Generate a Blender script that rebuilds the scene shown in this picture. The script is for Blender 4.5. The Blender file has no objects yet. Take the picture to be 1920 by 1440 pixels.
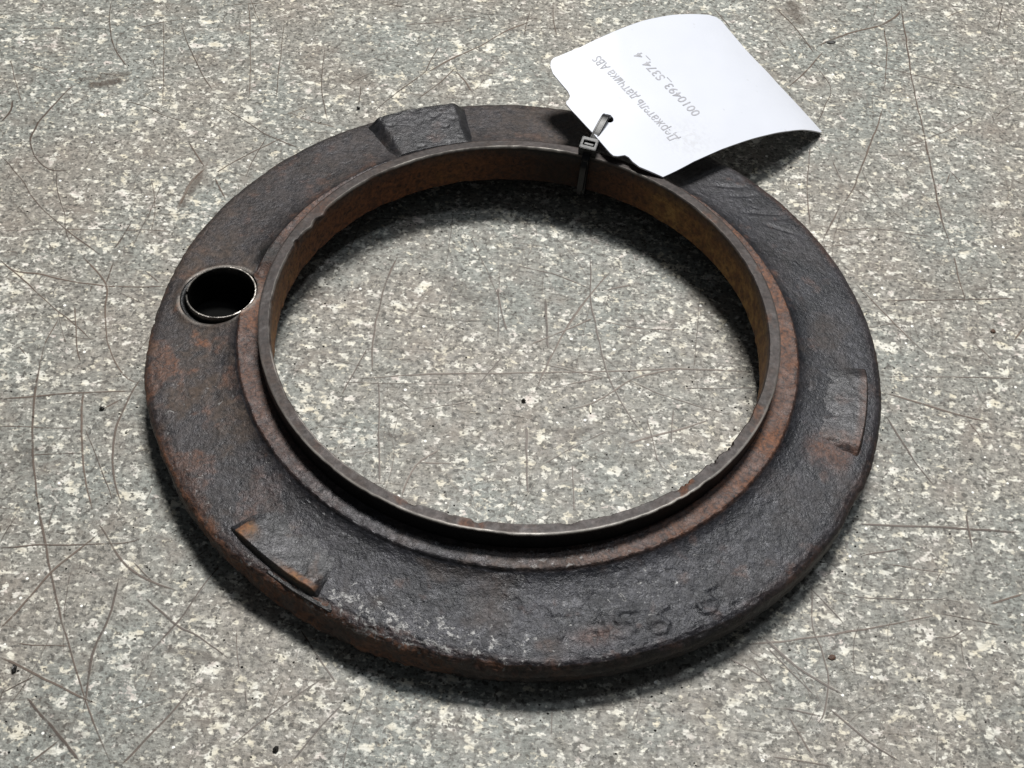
import bpy, bmesh, math, random
import numpy as np
from mathutils import Vector, Matrix
from mathutils.geometry import delaunay_2d_cdt

random.seed(7)
rng = np.random.default_rng(7)
sc = bpy.context.scene
C = sc.collection
S = 0.0715            # one drawing unit = outer radius of the ring = 71.5 mm
TZ = -0.118           # table height in drawing units

# ------------------------------------------------------------------ camera
F_PX, EL, D, DX, DY, ROLL = 2633.3, .8588, 3.8662, -.0021, -.0317, .0893
Cc = np.array([0, -D*math.cos(EL), D*math.sin(EL)])
fw = -Cc/np.linalg.norm(Cc); rt = np.array([1., 0, 0]); up = np.cross(rt, fw)
w_ = fw + DX*rt + DY*up; w_ /= np.linalg.norm(w_)
r2 = np.cross(w_, up); r2 /= np.linalg.norm(r2); u2 = np.cross(r2, w_)
cR, sR = math.cos(ROLL), math.sin(ROLL)
r_ = cR*r2 + sR*u2; u_ = -sR*r2 + cR*u2
cam = bpy.data.cameras.new('camera'); cam_o = bpy.data.objects.new('camera', cam); C.objects.link(cam_o)
M = Matrix.Identity(4)
for i in range(3):
    M[i][0], M[i][1], M[i][2], M[i][3] = r_[i], u_[i], -w_[i], Cc[i]*S
cam_o.matrix_world = M
cam.sensor_width = 36; cam.lens = F_PX/1920*36
cam.clip_start = 0.005; cam.clip_end = 50
sc.camera = cam_o
def at(x, y, z=TZ):
    d = w_ + r_*(x-960)/F_PX - u_*(y-720)/F_PX
    return Cc + d*(z-Cc[2])/d[2]
def proj(X):
    d = X - Cc; z = d@w_
    return np.stack([960+F_PX*(d@r_)/z, 720-F_PX*(d@u_)/z], -1)

# ------------------------------------------------------------------ light
wd = bpy.data.worlds.new('World'); sc.world = wd; wd.use_nodes = True
bg = wd.node_tree.nodes['Background']
bg.inputs['Color'].default_value = (.86, .93, 1, 1); bg.inputs['Strength'].default_value = .075
def area(name, direction, dist, sx, sy, power, col):
    L = bpy.data.lights.new(name, 'AREA'); L.shape = 'RECTANGLE'; L.size = sx; L.size_y = sy
    L.energy = power; L.color = col
    o = bpy.data.objects.new(name, L); C.objects.link(o)
    d = Vector(direction).normalized(); o.location = d*dist
    o.rotation_euler = d.to_track_quat('Z', 'Y').to_euler()
    return o
area('workshop_window_light', (.04, .44, .89), 1.2, .32, .15, 20.5, (1, .985, .95))
area('ceiling_lamp_light', (.25, .24, .94), 1.3, .16, .16, 2.2, (.86, .93, 1))
sc.view_settings.view_transform = 'Standard'; sc.view_settings.look = 'None'
sc.view_settings.exposure = 0; sc.view_settings.gamma = 1

# ------------------------------------------------------------------ numpy noise
def _h(ix, iy, iz, seed):
    n = (ix.astype(np.int64)*374761393 + iy.astype(np.int64)*668265263 + iz.astype(np.int64)*2147483647 + seed*1274126177) & 0xffffffff
    n = ((n ^ (n >> 13))*1274126177) & 0xffffffff
    n = ((n ^ (n >> 16))*2246822519) & 0xffffffff
    return ((n ^ (n >> 15)) & 0xffffff)/float(0xffffff)*2-1
def vnoise(P, scale, seed=0):
    Q = P*scale; I = np.floor(Q); T = Q-I; T = T*T*(3-2*T); I = I.astype(np.int64)
    x, y, z = I[:, 0], I[:, 1], I[:, 2]; tx, ty, tz = T[:, 0], T[:, 1], T[:, 2]
    def L(a, b, t): return a+(b-a)*t
    c = lambda a, b, d: _h(x+a, y+b, z+d, seed)
    return L(L(L(c(0,0,0), c(1,0,0), tx), L(c(0,1,0), c(1,1,0), tx), ty),
             L(L(c(0,0,1), c(1,0,1), tx), L(c(0,1,1), c(1,1,1), tx), ty), tz)
def fbm(P, scale, oct=3, seed=0):
    a, s, o = 1., 0, 0
    for k in range(oct):
        o = o + a*vnoise(P, scale*2**k, seed+k*17); s += a; a *= .55
    return o/s
def sstep(a, b, x):
    t = np.clip((x-a)/(b-a), 0, 1); return t*t*(3-2*t)
def ang(d):                      # wrap degrees
    return (d+180) % 360-180
def bump(th, c, wdt):            # gaussian in degrees
    return np.exp(-(ang(th-c)/wdt)**2)

# ------------------------------------------------------------------ object helpers
def link_mesh(name, V, F, mat, parent=None, smooth=True, attrs=None):
    me = bpy.data.meshes.new(name)
    V = np.asarray(V, float)*S
    me.from_pydata(V.tolist(), [], F if isinstance(F, list) else F.tolist())
    if mat: me.materials.append(mat)
    if smooth: me.polygons.foreach_set('use_smooth', [True]*len(me.polygons))
    if attrs:
        for k, a in attrs.items():
            at_ = me.attributes.new(k, 'FLOAT', 'POINT'); at_.data.foreach_set('value', np.asarray(a, dtype=np.float32))
    me.update()
    o = bpy.data.objects.new(name, me); C.objects.link(o)
    if parent: o.parent = parent
    return o
def empty(name, loc=(0, 0, 0)):
    o = bpy.data.objects.new(name, None); C.objects.link(o); o.location = loc; o.empty_display_size = .01
    return o
def tag_(o, label, cat, group=None):
    o['label'] = label; o['category'] = cat
    if group: o['group'] = group
def sharp(o, deg=35):
    me = o.data
    bm = bmesh.new(); bm.from_mesh(me)
    for e in bm.edges:
        if len(e.link_faces) == 2 and e.calc_face_angle(0) > math.radians(deg): e.smooth = False
    bm.to_mesh(me); bm.free()
def dense(prof, step):           # resample a polyline (r,z) so that no segment is longer than step
    out = []
    n = len(prof)
    for i in range(n):
        a, b = np.array(prof[i][:2]), np.array(prof[(i+1) % n][:2])
        st = prof[i][2] if len(prof[i]) > 2 else step
        k = max(1, int(math.ceil(np.linalg.norm(b-a)/st)))
        for j in range(k): out.append(a+(b-a)*j/k)
    return np.array(out)
def revolve(prof, N):
    th = np.linspace(0, 2*np.pi, N, endpoint=False); m = len(prof)
    V = np.stack([np.outer(np.cos(th), prof[:, 0]), np.outer(np.sin(th), prof[:, 0]), np.tile(prof[:, 1], (N, 1))], -1).reshape(-1, 3)
    i = np.arange(N)[:, None]; j = np.arange(m)[None]
    a = i*m+j; b = ((i+1) % N)*m+j; c = ((i+1) % N)*m+(j+1) % m; d = i*m+(j+1) % m
    return V, np.stack([a, b, c, d], -1).reshape(-1, 4)

# ------------------------------------------------------------------ materials
def newmat(name):
    m = bpy.data.materials.new(name); m.use_nodes = True
    nt = m.node_tree; nt.nodes.clear()
    return m, nt
class N:
    def __init__(s, nt): s.nt = nt
    def n(s, t, **k):
        nd = s.nt.nodes.new(t)
        for a, b in k.items(): setattr(nd, a, b)
        return nd
    def l(s, a, b): s.nt.links.new(a, b)
    def setin(s, nd, i, v):
        if isinstance(v, (int, float)): nd.inputs[i].default_value = v
        elif isinstance(v, tuple): nd.inputs[i].default_value = v if len(v) != 3 or nd.inputs[i].type == 'VECTOR' else (*v, 1)
        else: s.l(v, nd.inputs[i])
    def coord(s, scale=1/S, stretch=(1, 1, 1), offs=(0, 0, 0), rot=0):
        tc = s.n('ShaderNodeTexCoord'); mp = s.n('ShaderNodeMapping')
        mp.inputs['Scale'].default_value = tuple(scale*x for x in stretch); mp.inputs['Location'].default_value = offs
        mp.inputs['Rotation'].default_value = (0, 0, rot)
        s.l(tc.outputs['Object'], mp.inputs[0]); return mp.outputs[0]
    def noise(s, co, scale, detail=3, rough=.55, dist=0):
        t = s.n('ShaderNodeTexNoise'); s.l(co, t.inputs['Vector'])
        t.inputs['Scale'].default_value = scale; t.inputs['Detail'].default_value = detail
        t.inputs['Roughness'].default_value = rough; t.inputs['Distortion'].default_value = dist
        return t.outputs['Fac'], t.outputs['Color']
    def vor(s, co, scale, feature='F1', rnd=1, detail=0):
        t = s.n('ShaderNodeTexVoronoi', feature=feature); s.l(co, t.inputs['Vector'])
        t.inputs['Scale'].default_value = scale; t.inputs['Randomness'].default_value = rnd
        return t
    def ramp(s, v, pts, smooth=False):
        r = s.n('ShaderNodeValToRGB'); s.l(v, r.inputs[0])
        e = r.color_ramp.elements
        while len(e) < len(pts): e.new(.5)
        for k, (p, c) in enumerate(pts):
            e[k].position = p; e[k].color = (c, c, c, 1) if isinstance(c, (int, float)) else (*c, 1)
        return r.outputs[0]
    def mix(s, f, a, b, mode='MIX'):
        m = s.n('ShaderNodeMix', data_type='RGBA', blend_type=mode)
        s.setin(m, 0, f); s.setin(m, 6, a); s.setin(m, 7, b); return m.outputs[2]
    def m(s, op, a, b=0., clamp=False):
        x = s.n('ShaderNodeMath', operation=op, use_clamp=clamp); s.setin(x, 0, a); s.setin(x, 1, b); return x.outputs[0]
    def attr(s, name):
        a = s.n('ShaderNodeAttribute', attribute_name=name); return a.outputs['Fac']
    def warp(s, co, scale, amt):
        _, c = s.noise(co, scale, 2)
        v = s.n('ShaderNodeVectorMath', operation='SUBTRACT'); s.l(c, v.inputs[0]); v.inputs[1].default_value = (.5, .5, .5)
        k = s.n('ShaderNodeVectorMath', operation='SCALE'); s.l(v.outputs[0], k.inputs[0]); k.inputs['Scale'].default_value = amt
        a = s.n('ShaderNodeVectorMath', operation='ADD'); s.l(co, a.inputs[0]); s.l(k.outputs[0], a.inputs[1]); return a.outputs[0]
    def bsdf(s, col, rough, metal=0., bumps=(), spec=.5):
        b = s.n('ShaderNodeBsdfPrincipled'); o = s.n('ShaderNodeOutputMaterial'); s.l(b.outputs[0], o.inputs[0])
        s.setin(b, 'Base Color', col); s.setin(b, 'Roughness', rough); s.setin(b, 'Metallic', metal)
        s.setin(b, 'Specular IOR Level', spec)
        nrm = None
        for h, dist, st in bumps:
            bp = s.n('ShaderNodeBump'); bp.inputs['Strength'].default_value = st; bp.inputs['Distance'].default_value = dist*S
            s.l(h, bp.inputs['Height'])
            if nrm: s.l(nrm, bp.inputs['Normal'])
            nrm = bp.outputs[0]
        if nrm: s.l(nrm, b.inputs['Normal'])
        return b, o

def mat_table():
    m, nt = newmat('speckled_bench_top'); g = N(nt)
    co = g.coord()
    wco = g.warp(co, 30, .02)
    # tone of the ground: grey, with broad brownish and greenish clouds
    n1, _ = g.noise(co, 2.2, 4, .6); n2, _ = g.noise(g.coord(offs=(7, 3, 1)), 1.5, 4, .65)
    base = g.mix(g.ramp(n1, [(.40, 0), (.60, 1)]), (.222, .228, .207), (.250, .230, .200))
    base = g.mix(g.m('MULTIPLY', g.ramp(n2, [(.50, 0), (.66, 1)]), .45), base, (.245, .268, .252))
    # fine mottling, slightly drawn out along the grain of the wear
    f1, _ = g.noise(wco, 66, 4, .75)
    base = g.mix(1., base, g.ramp(f1, [(.30, .30), (.43, .74), (.55, 1.08), (.70, 1.7)]), 'MULTIPLY')
    f4, _ = g.noise(g.coord(stretch=(.45, 1.6, 1), offs=(4, 1, 6), rot=.1), 95, 3, .6)
    base = g.mix(.8, base, g.ramp(f4, [(.32, .62), (.5, 1.0), (.66, 1.2)]), 'MULTIPLY')
    f2, _ = g.noise(g.coord(offs=(13, 2, 4)), 7, 5, .7)
    base = g.mix(g.m('MULTIPLY', g.ramp(f2, [(.50, 0), (.68, 1)]), .45), base, (.20, .16, .13))
    # cream flecks: torn islands in three sizes
    cl = g.noise(g.coord(offs=(21, 8, 2)), 4.5, 3, .6)[0]
    hue = g.noise(g.coord(offs=(2, 18, 2)), 16, 2, .5)[0]
    cream = g.mix(g.ramp(hue, [(.42, 0), (.66, 1)]), (.80, .785, .71), (.72, .66, .52))
    cream = g.mix(g.ramp(hue, [(.30, 1), (.44, 0)]), cream, (.66, .58, .53))
    cream = g.mix(1., cream, g.ramp(f4, [(.3, .78), (.6, 1.05)]), 'MULTIPLY')
    for sc_, th_, off, wa, amt in ((19, .645, (2, 5, 0), .018, .8), (33, .628, (9, 1, 0), .012, .8), (58, .632, (5, 14, 0), .006, .7), (27, .640, (15, 4, 0), .014, .6)):
        fl = g.noise(g.warp(g.coord(offs=off, stretch=(1, 1.2, 1)), sc_*2.2, wa), sc_, 3.2, .55)[0]
        fl = g.m('ADD', fl, g.m('MULTIPLY', g.m('SUBTRACT', cl, .5), .16))
        base = g.mix(g.m('MULTIPLY', g.ramp(fl, [(th_-.028, 0), (th_+.030, 1)]), amt), base, cream)
    # dark specks: angular grains and pin heads
    gr = g.noise(g.warp(g.coord(offs=(31, 4, 9)), 120, .006), 74, 2.5, .5)[0]
    base = g.mix(g.m('MULTIPLY', g.ramp(gr, [(.585, 0), (.65, 1)]), .85), base, (.060, .056, .048))
    for sc_, rad, kp, off, cd in ((36, .26, .62, (4, 4, 0), (.025, .023, .020)), (85, .38, .35, (1, 2, 0), (.095, .088, .076))):
        v = g.vor(g.warp(g.coord(offs=off), 90, .008), sc_)
        sepc = g.n('ShaderNodeSeparateColor'); g.l(v.outputs['Color'], sepc.inputs[0])
        d = g.m('SUBTRACT', g.m('MULTIPLY', g.ramp(sepc.outputs[2], [(kp, 0), (1, 1)]), rad), v.outputs['Distance'])
        base = g.mix(g.m('MULTIPLY', g.ramp(g.m('MULTIPLY', d, 10.), [(0, 0), (.9, 1)]), .85), base, cd)
    # rare bright glints
    v = g.vor(g.coord(offs=(6, 6, 6)), 40)
    sepc = g.n('ShaderNodeSeparateColor'); g.l(v.outputs['Color'], sepc.inputs[0])
    gl = g.m('MULTIPLY', g.m('GREATER_THAN', sepc.outputs[0], .955), g.m('LESS_THAN', v.outputs['Distance'], .17))
    base = g.mix(gl, base, (.86, .85, .80))
    # network of very fine wear lines
    for sc_, off, rot, st, amt in ((3.6, (0, 0, 0), .5, (1, 2.6, 1), .5), (6.5, (5, 5, 3), 2.1, (1, 3.2, 1), .42), (5.2, (9, 5, 3), -.1, (.7, 3.8, 1), .5), (8.5, (2, 7, 3), 1.3, (1, 2.2, 1), .38)):
        cc = g.warp(g.coord(offs=off, rot=rot, stretch=st), 2.4, .18)
        v = g.vor(cc, sc_, 'DISTANCE_TO_EDGE')
        gate, _ = g.noise(g.coord(offs=off), 6, 2)
        ln = g.m('MULTIPLY', g.ramp(v.outputs['Distance'], [(0, 1), (.014, 0)]), g.ramp(gate, [(.46, 0), (.58, 1)]))
        base = g.mix(g.m('MULTIPLY', ln, amt), base, (.11, .09, .075))
    rn, _ = g.noise(co, 26, 3)
    rough = g.ramp(rn, [(.35, .42), (.65, .62)])
    g.bsdf(base, rough, 0, [(f1, .004, .5), (f4, .003, .3)], .35)
    return m

def mat_iron(name, seed, base_lo=(.020, .0195, .0195), base_hi=(.056, .053, .052), rough=(.40, .60), bmp=1., metal=.25, spec=.6):
    m, nt = newmat(name); g = N(nt)
    co = g.coord(offs=(seed, seed*2.3, 0)); wco = g.warp(co, 40, .02)
    a, _ = g.noise(wco, 9, 5, .65); b, _ = g.noise(wco, 85, 4, .7); c, _ = g.noise(wco, 30, 4, .65); b2, _ = g.noise(co, 190, 2, .6)
    col = g.mix(g.ramp(a, [(.34, 0), (.66, 1)]), base_lo, base_hi)
    col = g.mix(1., col, g.ramp(b, [(.28, .50), (.5, 1.0), (.72, 1.65)]), 'MULTIPLY')
    # brownish film
    brown = g.m('MULTIPLY', g.attr('brown'), g.ramp(c, [(.30, .25), (.6, 1)]), True)
    col = g.mix(brown, col, g.mix(g.ramp(b, [(.35, 0), (.65, 1)]), (.040, .029, .023), (.120, .086, .066)))
    rust = g.attr('rust')
    rm = g.m('MULTIPLY', rust, g.ramp(b, [(.26, .35), (.52, 1)]), True)
    rc = g.mix(g.ramp(b, [(.33, 0), (.68, 1)]), (.040, .015, .008), (.205, .080, .034))
    rc = g.mix(g.m('MULTIPLY', g.attr('ochre'), g.ramp(c, [(.3, .5), (.6, 1)])), rc, g.mix(g.ramp(c, [(.35, 0), (.68, 1)]), (.13, .062, .018), (.42, .245, .085)))
    col = g.mix(rm, col, rc)
    # loose pale scale
    pv, _ = g.noise(g.warp(co, 25, .05), 46, 4, .75)
    pm = g.m('MULTIPLY', g.ramp(g.m('ADD', pv, g.m('MULTIPLY', g.m('SUBTRACT', g.attr('pale'), 1.), .22)), [(.53, 0), (.60, 1)]), .8)
    col = g.mix(pm, col, (.235, .23, .225))
    # near-black tint: painted shade and reflection, also the darker pit and pad faces
    col = g.mix(g.attr('painted_dark'), col, (.006, .006, .006))
    br = g.attr('bright'); col = g.mix(br, col, (.50, .47, .43))
    rr = g.ramp(c, [(.3, rough[0]), (.7, rough[1])])
    rr = g.m('ADD', rr, g.m('MULTIPLY', g.m('MAXIMUM', rust, brown), .3), True)
    mt = g.m('ADD', g.m('MULTIPLY', g.m('SUBTRACT', 1., rust, True), metal), g.m('MULTIPLY', br, .6), True)
    rr = g.m('SUBTRACT', rr, g.m('MULTIPLY', br, .12), True)
    g.bsdf(col, rr, mt, [(c, .004, .3*bmp), (b, .0045, .65*bmp), (b2, .002, .4*bmp)], spec)
    return m

def mat_simple(name, col, rough, metal=0, spec=.5, var=.15, nscale=60, bump=.2):
    m, nt = newmat(name); g = N(nt); co = g.coord()
    a, _ = g.noise(co, nscale, 3, .6)
    c = g.mix(1., col, g.ramp(a, [(.3, 1-var), (.7, 1+var)]), 'MULTIPLY')
    g.bsdf(c, rough, metal, [(a, .002, bump)], spec)
    return m

M_TABLE = mat_table()
M_FLANGE = mat_iron('weathered_cast_iron', 0, (.0085, .0092, .0125), (.029, .029, .035), (.36, .54), 1., .4, .6)
M_LUG = mat_iron('worn_iron_pad', 5, (.0095, .0098, .012), (.031, .030, .034), (.34, .5), .9, .35)
M_COLLAR = mat_iron('machined_collar_steel', 9, (.016, .012, .0115), (.034, .026, .025), (.45, .6), .2, .2, .35)
M_SLEEVE = mat_iron('sleeve_steel', 3, (.11, .105, .10), (.25, .235, .215), (.26, .42), .4, .8)
M_TIE = mat_simple('black_nylon', (.007, .007, .008), .36, 0, .3)
M_BORE_SHADE = mat_simple('painted_bore_shade', (.004, .004, .004), .9, 0, .1)  # black stand-in for the shade deep in the bore
M_INK = mat_simple('grey_thermal_ink', (.38, .38, .41), .6, 0, .3, .22, 45)

def mat_tag():
    m, nt = newmat('white_glossy_card'); g = N(nt); co = g.coord()
    a, _ = g.noise(co, 5, 4, .6); b, _ = g.noise(co, 70, 3, .6)
    col = g.mix(g.ramp(a, [(.35, 0), (.7, 1)]), (.64, .66, .725), (.61, .63, .695))
    # finger marks and grit
    v = g.vor(g.warp(co, 40, .01), 33); sp = g.n('ShaderNodeSeparateColor'); g.l(v.outputs['Color'], sp.inputs[0])
    k = g.m('MULTIPLY', g.m('GREATER_THAN', sp.outputs[0], .88), g.ramp(v.outputs['Distance'], [(.06, 1), (.2, 0)]))
    col = g.mix(g.m('MULTIPLY', k, .35), col, (.45, .45, .47))
    sm = g.m('MULTIPLY', g.attr('smudge'), g.ramp(b, [(.42, 0), (.62, 1)]))
    col = g.mix(g.m('MULTIPLY', sm, .45), col, (.50, .50, .52))
    cr, _ = g.noise(g.coord(offs=(3, 3, 3), stretch=(1, 1, .2)), 4, 2)
    g.bsdf(col, g.ramp(a, [(.4, .34), (.7, .5)]), 0, [(b, .001, .15), (cr, .03, .25)], .4)
    return m
M_TAG = mat_tag()

def mat_scratch():
    m, nt = newmat('scratch_grime'); g = N(nt); co = g.coord()
    b = g.n('ShaderNodeBsdfPrincipled'); t = g.n('ShaderNodeBsdfTransparent'); mx = g.n('ShaderNodeMixShader'); o = g.n('ShaderNodeOutputMaterial')
    n, _ = g.noise(co, 50, 3, .7); n2, _ = g.noise(co, 13, 2)
    col = g.mix(g.attr('tone'), (.048, .030, .020), (.105, .068, .046))
    col = g.mix(g.ramp(g.m('SUBTRACT', g.attr('tone'), 1.), [(.45, 0), (.8, 1)]), col, (.50, .47, .41))
    g.l(col, b.inputs['Base Color']); b.inputs['Roughness'].default_value = .5
    f = g.m('MULTIPLY', g.m('MULTIPLY', g.attr('cover'), g.ramp(n, [(.30, .3), (.50, 1)])), g.ramp(n2, [(.30, .45), (.46, 1)]), True)
    g.l(f, mx.inputs[0]); g.l(t.outputs[0], mx.inputs[1]); g.l(b.outputs[0], mx.inputs[2]); g.l(mx.outputs[0], o.inputs[0])
    return m
M_SCR = mat_scratch()

# ------------------------------------------------------------------ bench top
def build_table():
    # slab, closed box with finely divided top near the ring not needed: flat
    x0, x1, y0, y1 = -4.2, 4.2, -3.0, 4.6
    V = []; F = []
    nx, ny = 24, 22
    for j in range(ny+1):
        for i in range(nx+1): V.append((x0+(x1-x0)*i/nx, y0+(y1-y0)*j/ny, TZ))
    for j in range(ny):
        for i in range(nx):
            a = j*(nx+1)+i; F.append((a, a+1, a+nx+2, a+nx+1))
    k = len(V); V += [(x0, y0, TZ-.5), (x1, y0, TZ-.5), (x1, y1, TZ-.5), (x0, y1, TZ-.5)]
    c = [0, nx, (ny+1)*(nx+1)-1, ny*(nx+1)]
    F.append((k+3, k+2, k+1, k))
    F.append([k, k+1]+list(range(nx, -1, -1)))
    F.append([k+2, k+3]+[ny*(nx+1)+i for i in range(0, nx+1)])
    F.append([k+1, k+2]+[j*(nx+1)+nx for j in range(ny, -1, -1)])
    F.append([k+3, k]+[j*(nx+1) for j in range(0, ny+1)])
    o = link_mesh('table_top', V, F, M_TABLE, smooth=False)
    o['kind'] = 'structure'
    return o
table = build_table()

# scratches: thin grime-filled score lines traced on the bench plane, 0.02 mm proud
SCR = """2 210,0 205,30 208,67 220,100 240,128|2.6 160,150 130,167 100,197 72,230 58,260 61,283 77,307 100,320 137,318|1.6 20,113 30,157 42,192|3 0,230 20,207 23,187|1.8 45,115 83,130 117,147|2 0,290 33,327 67,377 100,410 140,443 190,480|1.8 107,320 107,350 120,400 123,430 133,460|1.4 305,40 307,83 305,200|2 340,47 360,100 380,140 400,173|1.8 257,53 300,43 367,32|1.8 233,190 273,200 310,217 353,230|2.6 413,197 460,227 500,253 560,278|2.4 400,327 450,297 500,273 533,257|1.4 467,0 470,100 467,187|1.5 533,43 527,100 517,187|1.8 610,93 603,150 610,207 617,233|1.5 530,217 580,200|1.7 540,210 583,227 633,240|3 353,267 383,313|3.4 403,333 422,373|5 383,317 360,340 340,377 333,393|1.6 460,333 477,297 500,257|1.3 0,432 133,430 333,433|1.7 427,10 520,3|2.2 247,417 227,450 213,467
1.8 713,7 773,15|1.8 757,47 840,40 890,33|3.4 797,138 853,107 900,87 940,63 993,40|2 700,210 750,170 800,133|2.2 787,182 827,153 853,128|2.8 853,133 873,153 885,173|1.8 797,137 810,110 822,87|2 1037,0 1037,30 1043,67|1.6 993,20 983,67|2 673,197 677,160|1.5 912,25 925,48
4.6 1527,88 1563,73 1580,67 1613,57 1653,47 1680,30 1688,17|2.8 1688,0 1697,60 1713,167 1727,227 1747,320 1763,400 1787,480|2.6 1453,13 1477,37 1507,73 1527,100|3 1477,163 1507,137 1543,97|1.8 1340,17 1370,53|1.8 1527,120 1557,163 1547,200 1533,230|1.8 1657,50 1663,100 1658,167|2.6 1657,200 1643,240 1620,300 1600,353 1573,393 1543,450|1.7 1577,113 1613,115 1663,128 1713,140 1780,157 1873,177|2 1520,273 1513,350 1518,423|1.6 1827,217 1780,243 1740,260 1697,277|1.8 1773,33 1813,17|1.7 1520,422 1580,430 1647,430 1713,440 1763,443|1.8 1780,320 1807,350|1.6 1773,347 1783,323|2 1627,177 1663,185|1.7 1540,463 1607,458|1.5 1603,353 1633,377|2 1900,337 1920,347|1.4 1553,40 1613,40|1.6 1870,60 1880,10|1.5 1560,300 1580,345
2.4 0,487 27,507 67,513 110,523 160,532 233,538 317,537|1.8 0,487 50,530 97,573 137,607 173,638|2.6 153,480 200,533 197,580 200,630 217,680 240,710 270,720|2 213,490 200,533|2.2 270,507 300,533|1.4 220,547 267,570|2.2 0,748 67,743 150,737 253,733|2.8 77,672 75,680 67,730 60,797 63,863 72,957 83,1010 97,1087 113,1153 133,1227 160,1310 180,1370 210,1437|2 140,573 143,637 150,680|3.2 157,733 153,780 157,880 173,957|2.8 267,707 243,743 217,803 212,847 215,907 230,943|2.8 230,747 190,768|1.6 160,803 187,873 213,940|1.6 247,850 283,838|1.3 0,800 143,803|1.8 110,597 87,640 77,680|1.6 33,647 50,670|1.3 53,853 150,850|1.5 287,907 270,947
2.8 640,710 707,707 800,702 933,700 1073,698 1207,695 1280,692 1423,698|1.6 640,717 773,720 873,722|2.8 747,480 723,530 708,590 700,640 698,700|2.6 710,713 710,780 712,907|3.2 933,540 937,567 950,623|4 1022,560 1025,623 1028,653|3.4 1147,507 1107,553 1060,620 1030,677 1007,727|2.8 1108,480 1107,553 1117,613 1137,697 1160,747 1203,813|2 973,500 1033,513 1107,542|3.4 1133,545 1187,533|2.2 993,647 1057,620 1113,597|2.2 940,670 893,727|1.7 1007,680 1133,710|2.6 1033,728 1090,717 1133,707|2.8 1063,768 1107,757 1147,737 1190,710 1280,690|1.5 1117,600 1207,617 1280,617|3.2 1177,833 1230,817 1280,803 1330,787|1.7 1263,763 1258,833|2 1180,713 1223,733 1280,753 1373,780|3.2 987,797 987,863 990,927|2.2 753,930 780,873 827,840|2 787,867 853,870|2.2 907,870 933,862|1.8 740,743 773,770|1.8 787,767 890,753|2.2 640,743 673,680 687,653|1.6 1017,870 1073,840 1140,807|1.6 1073,870 1077,960|1.5 1213,780 1233,860 1260,893|1.4 937,497 935,573 933,637|1.4 790,737 873,735|1.3 600,800 660,805
1.4 1280,728 1413,728|2 1603,530 1643,573 1697,627 1753,677|2 1787,480 1810,563|2.2 1663,563 1780,562 1907,560|1.5 1657,707 1780,707 1913,710|3.2 1660,737 1730,757 1780,773 1853,792|3.2 1660,780 1690,827 1723,877 1753,913|2.6 1920,613 1900,640|1.5 1807,780 1840,823|1.5 1823,640 1867,680
3 0,1180 50,1127 93,1077 140,1037 187,1000|3.2 183,980 213,1027 240,1063 287,1093 330,1107|2 0,1028 67,1023 113,1022 233,1018 267,1007|3.4 223,1083 213,1127 197,1173 173,1227 163,1303 157,1327|3.6 0,1232 33,1247 83,1273 143,1303 183,1320|2.6 273,1120 327,1170 377,1197 430,1237|2.4 413,1060 373,1110 330,1170 277,1227|2 390,1030 347,1057|2.4 560,1177 593,1227 630,1280|2.6 357,1293 327,1330 283,1377 227,1433|1.8 457,1287 465,1323|3 640,1323 593,1373 547,1427|2 607,1270 547,1313 480,1360 433,1400|3.4 50,1307 77,1340 110,1377 150,1427|2 113,1387 50,1437|1.8 0,1300 67,1267|1.8 30,1207 133,1213|1.5 443,1177 447,1260|1.6 250,1053 287,1093
3 1600,982 1713,987 1813,992 1913,998|2.2 1810,960 1823,1030|2.2 1613,1043 1693,1028|1.6 1540,1100 1613,1120 1747,1125 1780,1120|2.6 1400,1210 1513,1197 1580,1187 1680,1170 1760,1152|3 1853,1133 1920,1113|2.4 1363,1233 1413,1260 1447,1283|2 1523,1100 1523,1173 1543,1227 1553,1277 1547,1333 1530,1360|3.2 1427,1193 1493,1250 1540,1280 1580,1302|2 1453,1300 1407,1227|2.2 1467,1327 1540,1343|2.2 1553,1327 1600,1367 1647,1403 1687,1427|2 1477,1343 1523,1417|1.8 1437,1213 1527,1303|1.8 1520,1103 1583,1170|1.6 1663,1057 1800,1080|1.8 1753,1097 1773,1057|1.7 1760,1150 1880,1173|1.5 1447,1420 1563,1437|1.5 1300,1335 1330,1365|1.6 1747,1195 1785,1195 1810,1180"""
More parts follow.
